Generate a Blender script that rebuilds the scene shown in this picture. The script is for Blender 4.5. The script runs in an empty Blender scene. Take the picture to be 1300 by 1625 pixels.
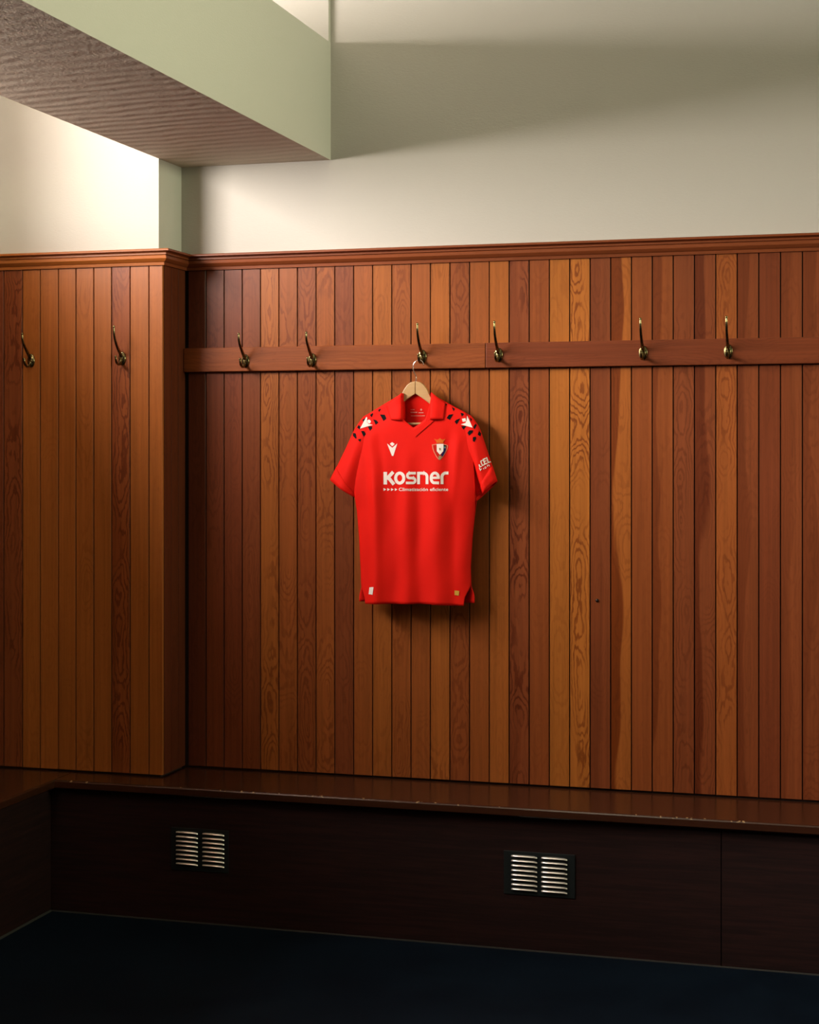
import bpy, bmesh, math, random
from mathutils import Vector
from mathutils.bvhtree import BVHTree
from mathutils.geometry import tessellate_polygon

random.seed(7)
scene = bpy.context.scene
COL = scene.collection

# ------------------------------------------------------------------ camera
F = 2664.0                                  # focal length in pixels of the 1300 px wide frame
CX, CY = 650.0, 714.0                       # principal point (camera is level, lens shifted)
TH = math.atan2(765.0, F)                   # yaw to the left of the wall's normal
HC = 1.6085                                 # eye height
cam_d = bpy.data.cameras.new('camera')
cam = bpy.data.objects.new('camera', cam_d)
COL.objects.link(cam)
cam_d.sensor_fit = 'HORIZONTAL'
cam_d.sensor_width = 36.0
cam_d.lens = F / 1300.0 * 36.0
cam_d.shift_y = -(812.5 - CY) / 1300.0
cam_d.clip_start = 0.05
cam.location = (0, 0, HC)
cam.rotation_euler = (math.pi / 2, 0, TH)
scene.camera = cam

# ------------------------------------------------------------------ light
scene.view_settings.view_transform = 'Standard'
scene.view_settings.look = 'None'
scene.view_settings.gamma = 1.0
scene.view_settings.use_curve_mapping = False
scene.view_settings.exposure = 0.80
scene.cycles.use_denoising = True
scene.cycles.sample_clamp_indirect = 6.0

world = bpy.data.worlds.new('overcast_sky')
scene.world = world
world.use_nodes = True
world.node_tree.nodes['Background'].inputs[0].default_value = (0.75, 0.85, 0.95, 1)
world.node_tree.nodes['Background'].inputs[1].default_value = 0.3

WIN_Z0, WIN_Z1 = 2.42, 3.20                 # the high windows of the changing room


def window_light(name, x, y0, y1, z0, z1, facing, power, color, spread=180):
    d = bpy.data.lights.new(name, 'AREA')
    d.shape = 'RECTANGLE'
    d.size = y1 - y0
    d.size_y = z1 - z0
    d.energy = power
    d.color = color
    d.spread = math.radians(spread)
    o = bpy.data.objects.new(name, d)
    COL.objects.link(o)
    o.location = (x, (y0 + y1) / 2, (z0 + z1) / 2)
    # local -Z is the emitting direction
    o.rotation_euler = (math.pi / 2, 0, -math.pi / 2) if facing > 0 else (math.pi / 2, 0, math.pi / 2)
    return o


XL, XR, YB, YF, ZC = -3.150, 5.00, 5.614, -4.5, 3.62     # plaster faces of the room
REV = 0.40                                               # depth of the window reveals
KEY_Y0, KEY_Y1 = 2.55, 4.76
SEC_Y0, SEC_Y1 = 0.40, 2.35
window_light('daylight_left', XL - REV + 0.03, KEY_Y0, KEY_Y1, WIN_Z0, WIN_Z1, 1, 178, (1.0, 0.91, 0.84), 170)
window_light('fill_left', XL - REV + 0.03, SEC_Y0, SEC_Y1, WIN_Z0, WIN_Z1, 1, 260, (1.0, 0.93, 0.81), 125)  # added light at an unseen window, evens out the back wall's right side
FILL_Y0, FILL_Y1 = 2.9, 4.9
window_light('fill_right', XR + REV - 0.03, FILL_Y0, FILL_Y1, WIN_Z0, WIN_Z1, -1, 23, (0.92, 1.0, 0.66), 55)  # added greenish fill at an unseen window, narrowed to the upper walls


# ------------------------------------------------------------------ helpers
def ray(px, py):
    dx, dz = (px - CX) / F, -(py - CY) / F
    s, c = math.sin(TH), math.cos(TH)
    return Vector((-s + dx * c, c + dx * s, dz))


def at_y(px, py, Y):
    d = ray(px, py)
    return Vector((0, 0, HC)) + d * (Y / d.y)


def link(o, parent=None):
    COL.objects.link(o)
    if parent is not None:
        o.parent = parent
    return o


def tag(o, label=None, cat=None, group=None, kind=None):
    if label: o['label'] = label
    if cat: o['category'] = cat
    if group: o['group'] = group
    if kind: o['kind'] = kind
    return o


def empty(name, loc):
    o = bpy.data.objects.new(name, None)
    o.empty_display_size = 0.05
    o.location = loc
    return link(o)


def mesh_data(name, verts, faces, mat, smooth=False):
    me = bpy.data.meshes.new(name)
    me.from_pydata([tuple(v) for v in verts], [], faces)
    bm = bmesh.new()
    bm.from_mesh(me)
    bmesh.ops.recalc_face_normals(bm, faces=bm.faces)
    bm.to_mesh(me)
    bm.free()
    if smooth:
        for p in me.polygons:
            p.use_smooth = True
    me.materials.append(mat)
    return me


def obj(name, verts, faces, mat, parent=None, smooth=False, world=True):
    """world=True: vertices are given in world space, parent is unrotated."""
    if parent is not None and world:
        off = Vector(parent.location)
        if parent.parent: off = off + Vector(parent.parent.location)
        verts = [Vector(v) - off for v in verts]
    return link(bpy.data.objects.new(name, mesh_data(name, verts, faces, mat, smooth)), parent)


def box(x0, x1, y0, y1, z0, z1):
    v = [(x0, y0, z0), (x1, y0, z0), (x1, y1, z0), (x0, y1, z0),
         (x0, y0, z1), (x1, y0, z1), (x1, y1, z1), (x0, y1, z1)]
    f = [(0, 3, 2, 1), (4, 5, 6, 7), (0, 1, 5, 4), (1, 2, 6, 5), (2, 3, 7, 6), (3, 0, 4, 7)]
    return v, f


def merge(*parts):
    V, Fs = [], []
    for v, f in parts:
        n = len(V)
        V += [Vector(p) for p in v]
        Fs += [tuple(i + n for i in q) for q in f]
    return V, Fs


def bevel(o, w, seg=2):
    m = o.modifiers.new('bevel', 'BEVEL')
    m.width = w
    m.segments = seg
    m.limit_method = 'ANGLE'
    return o


def tube(path, radii, seg=10, caps=True):
    """tube along a list of points with a radius for each"""
    P = [Vector(p) for p in path]
    V, Fs = [], []
    up = Vector((1, 0, 0))
    for i, p in enumerate(P):
        t = (P[min(i + 1, len(P) - 1)] - P[max(i - 1, 0)]).normalized()
        a = up - t * up.dot(t)
        if a.length < 1e-4: a = Vector((0, 1, 0)) - t * t.y
        a.normalize()
        up = a
        b = t.cross(a)
        for k in range(seg):
            w = 2 * math.pi * k / seg
            V.append(p + (a * math.cos(w) + b * math.sin(w)) * radii[i])
    for i in range(len(P) - 1):
        for k in range(seg):
            k2 = (k + 1) % seg
            Fs.append((i * seg + k, i * seg + k2, (i + 1) * seg + k2, (i + 1) * seg + k))
    if caps:
        Fs.append(tuple(range(seg - 1, -1, -1)))
        Fs.append(tuple((len(P) - 1) * seg + k for k in range(seg)))
    return V, Fs


def smooth_path(pts, n=6):
    P = [Vector(p) for p in pts]
    P = [P[0] * 2 - P[1]] + P + [P[-1] * 2 - P[-2]]
    out = []
    for i in range(1, len(P) - 2):
        for k in range(n):
            t = k / n
            a, b, c, d = P[i - 1], P[i], P[i + 1], P[i + 2]
            out.append(0.5 * ((2 * b) + (c - a) * t + (2 * a - 5 * b + 4 * c - d) * t * t + (3 * b - a - 3 * c + d) * t ** 3))
    out.append(P[-2])
    return out


def ball(c, r, seg=10, rings=6):
    V, Fs = [], []
    c = Vector(c)
    for i in range(rings + 1):
        a = math.pi * i / rings
        for k in range(seg):
            w = 2 * math.pi * k / seg
            V.append(c + Vector((math.sin(a) * math.cos(w), math.sin(a) * math.sin(w), math.cos(a))) * r)
    for i in range(rings):
        for k in range(seg):
            k2 = (k + 1) % seg
            Fs.append((i * seg + k, i * seg + k2, (i + 1) * seg + k2, (i + 1) * seg + k))
    return V, Fs


# ------------------------------------------------------------------ materials
ALB = 0.58                                  # common factor on all diffuse colours, matched by the exposure


class N:
    def __init__(self, name):
        self.m = bpy.data.materials.new(name)
        self.m.use_nodes = True
        self.t = self.m.node_tree
        self.b = self.t.nodes['Principled BSDF']

    def n(self, typ, **kw):
        x = self.t.nodes.new(typ)
        for k, v in kw.items():
            setattr(x, k, v)
        return x

    def l(self, a, b):
        self.t.links.new(a, b)

    def math(self, op, a, b=None, clamp=False):
        x = self.n('ShaderNodeMath', operation=op)
        x.use_clamp = clamp
        for i, s in enumerate((a, b)):
            if s is None: continue
            if isinstance(s, (int, float)): x.inputs[i].default_value = s
            else: self.l(s, x.inputs[i])
        return x.outputs[0]

    def mix(self, f, a, b, blend='MIX'):
        x = self.n('ShaderNodeMix', data_type='RGBA', blend_type=blend)
        for s, sock in ((f, x.inputs[0]), (a, x.inputs[6]), (b, x.inputs[7])):
            if isinstance(s, (int, float)): sock.default_value = s
            elif isinstance(s, tuple): sock.default_value = s if len(s) == 4 else (*s, 1)
            else: self.l(s, sock)
        return x.outputs[2]

    def ramp(self, f, a, b, smooth=True):
        x = self.n('ShaderNodeMapRange')
        x.interpolation_type = 'SMOOTHSTEP' if smooth else 'LINEAR'
        self.l(f, x.inputs[0])
        x.inputs[1].default_value = a
        x.inputs[2].default_value = b
        return x.outputs[0]

    def noise(self, vec, scale, detail=3, rough=0.55, dist=0.0):
        x = self.n('ShaderNodeTexNoise')
        if vec is not None: self.l(vec, x.inputs['Vector'])
        x.inputs['Scale'].default_value = scale
        x.inputs['Detail'].default_value = detail
        x.inputs['Roughness'].default_value = rough
        x.inputs['Distortion'].default_value = dist
        return x.outputs[0]

    def bump(self, h, strength, dist):
        x = self.n('ShaderNodeBump')
        x.inputs['Strength'].default_value = strength
        x.inputs['Distance'].default_value = dist
        self.l(h, x.inputs['Height'])
        self.l(x.outputs[0], self.b.inputs['Normal'])


def plain(name, col, rough=0.5, metal=0.0, spec=0.5):
    k = N(name)
    if metal < .3: col = tuple(c * ALB for c in col)
    k.b.inputs['Base Color'].default_value = (*col, 1)
    k.b.inputs['Roughness'].default_value = rough
    k.b.inputs['Metallic'].default_value = metal
    k.b.inputs['Specular IOR Level'].default_value = spec
    return k.m


def wood(name, axis='Z', rough=0.38, spec=0.18, ringfreq=760.0):
    """varnished softwood; the object's colour is the board's own tone, 'figure' how strongly
    the flat-sawn figure shows, 'heart' how much dark heartwood the board holds"""
    k = N(name)
    tc = k.n('ShaderNodeTexCoord')
    oi = k.n('ShaderNodeObjectInfo')
    sp = k.n('ShaderNodeSeparateXYZ')
    k.l(tc.outputs['Object'], sp.inputs[0])
    along, across = (sp.outputs[2], sp.outputs[0]) if axis == 'Z' else \
        ((sp.outputs[0], sp.outputs[2]) if axis == 'X' else (sp.outputs[1], sp.outputs[2]))
    depth = sp.outputs[1] if axis != 'Y' else sp.outputs[0]
    if axis == 'XT': along, across, depth = sp.outputs[0], sp.outputs[1], sp.outputs[2]
    seed = k.math('MULTIPLY', oi.outputs['Random'], 91.7)

    def vec(sa, sl, so=1.0):
        c = k.n('ShaderNodeCombineXYZ')
        k.l(k.math('ADD', k.math('MULTIPLY', across, sa), k.math('MULTIPLY', seed, so)), c.inputs[0])
        k.l(k.math('MULTIPLY', depth, sa), c.inputs[1])
        k.l(k.math('ADD', k.math('MULTIPLY', along, sl), seed), c.inputs[2])
        return c.outputs[0]

    fig = k.n('ShaderNodeAttribute', attribute_type='OBJECT', attribute_name='figure').outputs['Fac']
    heart = k.n('ShaderNodeAttribute', attribute_type='OBJECT', attribute_name='heart').outputs['Fac']
    # growth rings cut flat: distance to a pith that wanders behind the face
    wander = k.noise(vec(0.0, 2.6), 1.0, 2.0, 0.5)
    wob = k.noise(vec(26.0, 7.0), 1.0, 2.5, 0.55)
    pd = k.math('ADD', k.math('MULTIPLY', k.math('SUBTRACT', wander, 0.5), 0.20), 0.03)
    xo = k.math('ADD', across, k.math('MULTIPLY', k.math('SUBTRACT', k.noise(vec(0.0, 1.3, 3.1), 1.0, 1.0), 0.5), 0.07))
    r2 = k.math('ADD', k.math('MULTIPLY', xo, xo), k.math('MULTIPLY', pd, pd))
    r = k.math('ADD', k.math('SQRT', r2), k.math('MULTIPLY', wob, 0.028))
    r = k.math('ADD', r, k.math('MULTIPLY', k.noise(vec(150.0, 40.0, 1.7), 1.0, 2.0), 0.006))
    ring = k.math('SINE', k.math('MULTIPLY', r, ringfreq))
    ring = k.ramp(ring, 0.0, 0.95)
    fade = k.ramp(k.noise(vec(9.0, 3.0, 2.0), 1.0, 2.0), 0.34, 0.58)
    ring = k.math('MULTIPLY', k.math('MULTIPLY', ring, fade), fig, clamp=True)
    fibre = k.noise(vec(420.0, 9.0), 1.0, 3.0, 0.6)
    streak = k.noise(vec(75.0, 1.4), 1.0, 3.0, 0.6)
    fleck = k.ramp(k.noise(vec(160.0, 30.0), 1.0, 3.0, 0.65), 0.60, 0.76)
    base = oi.outputs['Color']
    darker = k.mix(1.0, base, (0.50, 0.36, 0.30), 'MULTIPLY')
    hn = k.math('ADD', k.math('MULTIPLY', k.noise(vec(10.0, 1.9, 5.0), 1.0, 1.5), 1.0), k.math('MULTIPLY', across, -9.0))
    hm = k.math('MULTIPLY', k.ramp(hn, 0.52, 0.60), heart, clamp=True)
    col = k.mix(hm, base, darker)
    col = k.mix(k.math('MULTIPLY', ring, 0.82), col, k.mix(1.0, col, (0.42, 0.28, 0.25), 'MULTIPLY'))
    col = k.mix(k.math('MULTIPLY', fleck, 0.5), col, k.mix(1.0, col, (0.55, 0.45, 0.42), 'MULTIPLY'))
    sh = k.math('ADD', k.math('MULTIPLY', fibre, 0.34), k.math('MULTIPLY', streak, 0.70))
    sh = k.math('ADD', sh, 0.48)
    g = k.n('ShaderNodeCombineColor')
    sh = k.math('MULTIPLY', sh, ALB)
    for i in range(3): k.l(sh, g.inputs[i])
    col = k.mix(1.0, col, g.outputs[0], 'MULTIPLY')
    k.l(col, k.b.inputs['Base Color'])
    k.l(k.math('ADD', k.math('MULTIPLY', fibre, 0.16), rough - 0.08), k.b.inputs['Roughness'])
    k.b.inputs['Specular IOR Level'].default_value = spec
    k.bump(k.math('ADD', fibre, k.math('MULTIPLY', k.noise(vec(30.0, 6.0), 1.0, 1.0), 1.5)), 0.18, 0.0006)
    return k.m


def plaster(name, col, ripple=None):
    k = N(name)
    col = tuple(c * ALB for c in col)
    tc = k.n('ShaderNodeTexCoord')
    mp = k.n('ShaderNodeMapping')
    mp.inputs['Rotation'].default_value = (0.0, 0.7, 0.0)
    mp.inputs['Scale'].default_value = (1.0, 1.0, 2.2)
    k.l(tc.outputs['Object'], mp.inputs[0])
    h = k.noise(mp.outputs[0], 95.0, 3.0, 0.6)
    big = k.noise(tc.outputs['Object'], 1.6, 3.0)
    c = k.mix(k.math('MULTIPLY', big, 0.5), (*col, 1), tuple(x * 0.93 for x in col))
    k.l(c, k.b.inputs['Base Color'])
    k.b.inputs['Roughness'].default_value = 0.75
    k.b.inputs['Specular IOR Level'].default_value = 0.25
    if ripple:
        sp = k.n('ShaderNodeSeparateXYZ')
        k.l(tc.outputs['Object'], sp.inputs[0])
        d = k.noise(tc.outputs['Object'], 5.0, 3.0)
        ph = k.math('ADD', k.math('MULTIPLY', sp.outputs[1], ripple), k.math('MULTIPLY', d, 7.0))
        ph = k.math('ADD', ph, k.math('MULTIPLY', sp.outputs[0], 9.0))
        w = k.math('SINE', ph)
        h = k.math('ADD', k.math('MULTIPLY', w, 1.2), k.math('MULTIPLY', h, 1.5))
        k.bump(h, 0.6, 0.0022)
    else:
        k.bump(h, 0.35, 0.0020)
    return k.m


M_PLASTER = plaster('wallpaper_cream', (0.83, 0.785, 0.70))
M_SOFFIT = plaster('wallpaper_rippled', (0.95, 0.80, 0.63), ripple=94.0)
M_CEIL = plaster('ceiling_paint', (0.85, 0.83, 0.70))
M_WOOD = wood('varnished_panelling', 'Z')
M_WOODX = wood('varnished_rail', 'X')
M_WOODY = wood('varnished_rail_side', 'Y')
M_BACKING = plain('panel_backing', (0.035, 0.012, 0.007), 0.8)
M_BRASS = None


def brass():
    k = N('aged_brass')
    tc = k.n('ShaderNodeTexCoord')
    n = k.noise(tc.outputs['Object'], 160.0, 3.0)
    c = k.mix(k.ramp(n, 0.35, 0.65), (0.30, 0.24, 0.10), (0.10, 0.085, 0.045))
    k.l(c, k.b.inputs['Base Color'])
    k.b.inputs['Metallic'].default_value = 1.0
    k.b.inputs['Roughness'].default_value = 0.24
    return k.m


M_BRASS = brass()


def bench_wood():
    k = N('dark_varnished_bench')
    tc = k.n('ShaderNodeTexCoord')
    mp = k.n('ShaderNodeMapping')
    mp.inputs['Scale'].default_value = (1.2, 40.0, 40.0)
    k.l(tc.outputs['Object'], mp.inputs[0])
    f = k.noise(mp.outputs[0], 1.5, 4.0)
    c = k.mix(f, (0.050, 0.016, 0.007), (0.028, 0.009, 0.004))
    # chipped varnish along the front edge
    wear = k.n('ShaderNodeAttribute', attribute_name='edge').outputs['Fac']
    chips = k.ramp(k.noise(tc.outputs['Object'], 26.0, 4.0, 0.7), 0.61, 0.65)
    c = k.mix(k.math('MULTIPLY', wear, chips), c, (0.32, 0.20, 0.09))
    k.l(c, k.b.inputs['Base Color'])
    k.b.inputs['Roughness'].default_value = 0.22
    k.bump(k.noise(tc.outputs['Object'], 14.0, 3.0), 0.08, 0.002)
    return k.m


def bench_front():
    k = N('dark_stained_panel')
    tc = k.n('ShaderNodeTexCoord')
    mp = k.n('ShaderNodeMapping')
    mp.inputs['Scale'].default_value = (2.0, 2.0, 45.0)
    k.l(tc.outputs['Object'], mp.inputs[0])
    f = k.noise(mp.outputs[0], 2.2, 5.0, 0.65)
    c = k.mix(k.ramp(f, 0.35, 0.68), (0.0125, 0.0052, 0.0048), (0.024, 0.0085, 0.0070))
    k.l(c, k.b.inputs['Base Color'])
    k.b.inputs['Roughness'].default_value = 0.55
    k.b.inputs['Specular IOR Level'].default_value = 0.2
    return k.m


def lino():
    k = N('navy_linoleum')
    tc = k.n('ShaderNodeTexCoord')
    f = k.noise(tc.outputs['Object'], 3.0, 5.0, 0.6)
    s = k.noise(tc.outputs['Object'], 180.0, 2.0)
    c = k.mix(k.ramp(f, 0.3, 0.7), (0.0016, 0.0042, 0.0085), (0.0028, 0.0070, 0.0130))
    c = k.mix(k.ramp(s, 0.60, 0.75), c, (0.005, 0.010, 0.016))
    k.l(c, k.b.inputs['Base Color'])
    k.b.inputs['Roughness'].default_value = 0.6
    k.b.inputs['Specular IOR Level'].default_value = 0.06
    return k.m


def fabric(name, col):
    k = N(name)
    col = tuple(c * ALB for c in col)
    tc = k.n('ShaderNodeTexCoord')
    h = k.noise(tc.outputs['Object'], 700.0, 2.0)
    f = k.noise(tc.outputs['Object'], 14.0, 3.0)
    k.l(k.mix(f, col, tuple(c * 0.9 for c in col)), k.b.inputs['Base Color'])
    k.b.inputs['Roughness'].default_value = 0.7
    k.b.inputs['Specular IOR Level'].default_value = 0.1
    k.b.inputs['Sheen Weight'].default_value = 0.0
    k.bump(k.math('ADD', h, k.math('MULTIPLY', f, 3.0)), 0.25, 0.001)
    return k.m


M_BENCH = bench_wood()
M_FRONT = bench_front()
M_LINO = lino()
M_RED = fabric('red_jersey_knit', (1.22, 0.016, 0.007))
M_BLACK = plain('black_print', (0.006, 0.005, 0.006), 0.75, 0.0, 0.1)
M_WHITE = plain('white_print', (1.35, 1.20, 1.10), 0.75, 0.0, 0.1)
M_PINK = plain('faded_neck_print', (1.25, 0.46, 0.36), 0.75, 0.0, 0.1)
M_GOLD = plain('gold_print', (1.0, 0.55, 0.07), 0.5)
M_ORANGE = plain('orange_crown_print', (1.1, 0.20, 0.025), 0.75, 0.0, 0.1)
M_BLUE = plain('navy_print', (0.016, 0.022, 0.11), 0.75, 0.0, 0.1)
M_TEAL = plain('teal_print', (0.12, 0.33, 0.33), 0.75, 0.0, 0.1)
M_SHIELD = plain('crest_red_print', (0.75, 0.02, 0.01), 0.75, 0.0, 0.1)
M_RIM = plain('crest_rim_print', (1.1, 0.36, 0.20), 0.75, 0.0, 0.1)
M_BEIGE = plain('beige_print', (0.50, 0.38, 0.18), 0.75, 0.0, 0.1)
M_STEEL = plain('bright_steel_wire', (0.80, 0.76, 0.72), 0.18, 1.0)
M_VENT = plain('dark_painted_plate', (0.014, 0.020, 0.020), 0.5, 0.0, 0.3)
M_LOUVRE = plain('lit_aluminium', (0.92, 0.86, 0.78), 0.32, 0.7)  # aluminium tone; light caught on the louvres is put into the colour
M_BEAD = plain('grey_sealant', (0.07, 0.068, 0.058), 0.6)
M_FRAME = plain('white_window_paint', (0.75, 0.74, 0.70), 0.4)
M_SCREW = plain('dark_screw', (0.02, 0.015, 0.012), 0.3, 0.6)


def hanger_wood():
    k = N('pale_hanger_wood')
    tc = k.n('ShaderNodeTexCoord')
    mp = k.n('ShaderNodeMapping')
    mp.inputs['Rotation'].default_value = (0, 0.5, 0)
    mp.inputs['Scale'].default_value = (18, 120, 160)
    k.l(tc.outputs['Object'], mp.inputs[0])
    f = k.noise(mp.outputs[0], 1.0, 3.0)
    k.l(k.mix(f, (0.50, 0.31, 0.137), (0.41, 0.23, 0.085)), k.b.inputs['Base Color'])
    k.b.inputs['Roughness'].default_value = 0.4
    return k.m


M_HANGER = hanger_wood()
gl = N('window_glass')
gl.b.inputs['Base Color'].default_value = (1, 1, 1, 1)
gl.b.inputs['Roughness'].default_value = 0.0
gl.b.inputs['Transmission Weight'].default_value = 1.0
gl.b.inputs['IOR'].default_value = 1.45
M_GLASS = gl.m

# ------------------------------------------------------------------ dimensions read off the photograph
D = 5.600                                   # face of the panelling on the back wall
PD = at_y(258.5, 700, 5.404).x              # corner of the pier's panelling (x)
PY = 5.404                                  # face of the pier's panelling
PLX = at_y(252, 300, PY + 0.014).x          # plaster corner of the pier
ZB = at_y(825, 1247, D).z                   # seat height of the bench
YSEAT = 5.255                               # front edge of the bench seat
YPAN = 5.285                                # bench front panel
XSEAT = -2.79                               # front edge of the left-hand bench
ZT0 = at_y(800, 414, D).z                   # bottom of the capping moulding
ZT1 = at_y(800, 386, D - 0.04).z            # top of the capping moulding
XB0, XB1 = PLX, at_y(525, 160, YB).x        # ceiling beam
ZBM0, ZBM1 = at_y(525, 254, YB).z, at_y(525, 68, YB).z
YP_PL = PY + 0.014                          # plaster face of the pier

# ------------------------------------------------------------------ room shell
tag(obj('floor', *box(XL - 0.5, XR + 0.5, YF - 0.1, YB + 0.1, -0.10, 0.0), M_LINO), 'dark navy linoleum floor of the changing room', kind='structure')
tag(obj('ceiling', *box(XL - 0.5, XR + 0.5, YF - 0.1, YB + 0.1, ZC, ZC + 0.1), M_CEIL), 'pale painted ceiling of the changing room', kind='structure')
wall_back = tag(obj('wall_back', *box(XL - 0.5, XR + 0.5, YB, YB + 0.15, 0, ZC), M_PLASTER),
                'cream textured wall with tongue and groove panelling below', kind='structure')


def side_wall(name, x_in, sgn, wins):
    """wall with reveal openings; wins: list of (y0, y1)"""
    xs = sorted((x_in, x_in + sgn * 0.5))
    parts = [box(*xs, YF, YB, 0, WIN_Z0), box(*xs, YF, YB, WIN_Z1, ZC)]
    y = YF
    for a, b in sorted(wins):
        parts.append(box(*xs, y, a, WIN_Z0, WIN_Z1))
        y = b
    parts.append(box(*xs, y, YB, WIN_Z0, WIN_Z1))
    return obj(name, *merge(*parts), M_PLASTER)


wall_left = tag(side_wall('wall_left', XL, -1, [(KEY_Y0, KEY_Y1), (SEC_Y0, SEC_Y1)]), 'cream wall with a high window and an added fill window, left of the pier', kind='structure')
tag(side_wall('wall_right', XR, 1, [(FILL_Y0, FILL_Y1)]), 'cream wall with an added fill window, right of the room', kind='structure')
tag(obj('wall_front', *box(XL - 0.5, XR + 0.5, YF - 0.15, YF, 0, ZC), M_PLASTER), 'cream wall behind the viewer', kind='structure')


def window(name, x, y0, y1, lab):
    parts = [box(x - .025, x + .025, y0, y1, WIN_Z0, WIN_Z0 + .05), box(x - .025, x + .025, y0, y1, WIN_Z1 - .05, WIN_Z1),
             box(x - .025, x + .025, y0, y0 + .05, WIN_Z0 + .05, WIN_Z1 - .05), box(x - .025, x + .025, y1 - .05, y1, WIN_Z0 + .05, WIN_Z1 - .05),
             box(x - .02, x + .02, (y0 + y1) / 2 - .02, (y0 + y1) / 2 + .02, WIN_Z0 + .05, WIN_Z1 - .05)]
    o = tag(obj(name, *merge(*parts), M_FRAME), lab, kind='structure')
    for a, b in ((y0 + .05, (y0 + y1) / 2 - .02), ((y0 + y1) / 2 + .02, y1 - .05)):
        obj('pane', *box(x - .003, x + .003, a, b, WIN_Z0 + .05, WIN_Z1 - .05), M_GLASS, o)
    return o


def absorber_lining(win, xa, xb, y0, y1):  # unseen dark boards added to cut light bouncing off the reveals
    for b in (box(xa, xb, y0, y1, WIN_Z0, WIN_Z0 + .008), box(xa, xb, y0, y1, WIN_Z1 - .008, WIN_Z1),
              box(xa, xb, y0, y0 + .008, WIN_Z0 + .008, WIN_Z1 - .008), box(xa, xb, y1 - .008, y1, WIN_Z0 + .008, WIN_Z1 - .008)):
        o = obj('absorber_board', *b, M_WOODX, win)
        o.color = (.155, .045, .02, 1)
        o['figure'] = .2
        o['heart'] = 0.


window('window_1', XL - REV - 0.03, KEY_Y0, KEY_Y1, 'high white framed window in the left wall next to the pier')
window('added_window_3', XL - REV - 0.03, SEC_Y0, SEC_Y1, 'unseen window added in the left wall for the second fill light')
window('added_window_2', XR + REV + 0.03, FILL_Y0, FILL_Y1, 'unseen window added in the right wall for the greenish fill light')

absorber_lining(bpy.data.objects['window_1'], XL - REV, XL - .001, KEY_Y0, KEY_Y1)
absorber_lining(bpy.data.objects['added_window_3'], XL - REV, XL - .001, SEC_Y0, SEC_Y1)
absorber_lining(bpy.data.objects['added_window_2'], XR + .001, XR + REV, FILL_Y0, FILL_Y1)

pier = tag(obj('wall_pier', *box(XL, PLX, YP_PL, YB, 0, ZC), M_PLASTER), 'cream wall pier with panelled lower part in the left corner', kind='structure')

# beam: sides in cream, rippled underside
beam_v, beam_f = box(XB0, XB1, YF, YB, ZBM0, ZBM1)
beam = tag(obj('ceiling_beam', beam_v, beam_f, M_PLASTER), 'deep boxed beam running from the back wall overhead', kind='structure')
beam.data.materials.append(M_SOFFIT)
for p in beam.data.polygons:
    if p.normal.z < -0.9: p.material_index = 1
tag(obj('wall_upper', *box(PLX - 0.02, XB1 - 0.001, YB - 0.022, YB, ZBM1, ZC), M_PLASTER),
    'slightly proud strip of cream wall above the beam', kind='structure')


# ------------------------------------------------------------------ tongue and groove boards
def plank_mesh(name, w, z0, z1, mat, t=0.012, gap=0.0019, ch=0.0009):
    h = w / 2 - gap
    prof = [(-h, 0.0), (-h, -t + ch), (-h + ch * 0.8, -t), (h - ch * 0.8, -t), (h, -t + ch), (h, 0.0)]
    v = [(x, y, z) for z in (z0, z1) for x, y in prof]
    n = len(prof)
    f = [(i, i + 1, n + i + 1, n + i) for i in range(n - 1)] + [tuple(range(n - 1, -1, -1)), tuple(range(n, 2 * n))]
    return mesh_data(name, v, f, mat)


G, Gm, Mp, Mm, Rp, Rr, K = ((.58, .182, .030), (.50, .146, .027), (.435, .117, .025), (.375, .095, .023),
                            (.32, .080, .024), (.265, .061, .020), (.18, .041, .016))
EDGE0, EDGE1 = at_y(327, 700, D).x, at_y(1273.8, 700, D).x
PITCH = (EDGE1 - EDGE0) / 30.0
back_tones = [(K, .3, 0), (Rr, .4, 0), (Rr, .3, 0), (Rp, .3, 0), (Gm, .8, 0), (Mp, .6, 0), (Mm, .6, 0), (Mp, .6, 0),
              (Rp, .4, 0), (Mp, .2, 0), (Gm, .3, 0), (Mp, .5, 0), (Mp, .2, 0), (Gm, .7, 0), (Mm, .5, 0), (Mp, .1, 0),
              (Gm, .15, 0), (Rp, 1., .3), (Mm, .15, 0), (G, .25, 0), (G, 1., 0), (Rp, .25, .2), (Gm, .4, 1.), (Mm, .1, 0),
              (Mm, .2, .6), (Rp, .55, 0), (Rp, .45, .8), (Mp, .6, 0), (Rp, .2, .5), (Rr, .15, 0), (Rp, .2, .3), (Rp, .3, .4)]
pm = plank_mesh('plank', PITCH, ZB + 0.007, ZT0 + 0.01, M_WOOD)
backing = obj('panel_backing', *box(PLX + .002, XR - .002, YB - 0.004, YB, 0.0, ZT0 + 0.01), M_BACKING, wall_back)


def plank(me, parent, loc, tone, rot=0.0, fig=.3, heart=0.):
    o = link(bpy.data.objects.new('plank', me), parent)
    o.location = loc
    o.rotation_euler = (0, 0, rot)
    j = random.uniform(.95, 1.05)
    o.color = (tone[0] * j, tone[1] * j, tone[2] * j, 1)
    o['figure'] = fig
    o['heart'] = heart
    return o


for i in range(70):
    x = EDGE0 + (i - 0.5) * PITCH
    if x > 1.2:
        xe_end = x - PITCH / 2
        break
    if i < len(back_tones): tone, fg, ht = back_tones[i]
    else: tone, fg, ht = random.choice([(Rr, .3, 0), (Rp, .5, .3), (Mm, .3, 0)])
    plank(pm, wall_back, (x, D + 0.012, 0), tone, 0, fg, ht)

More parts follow.
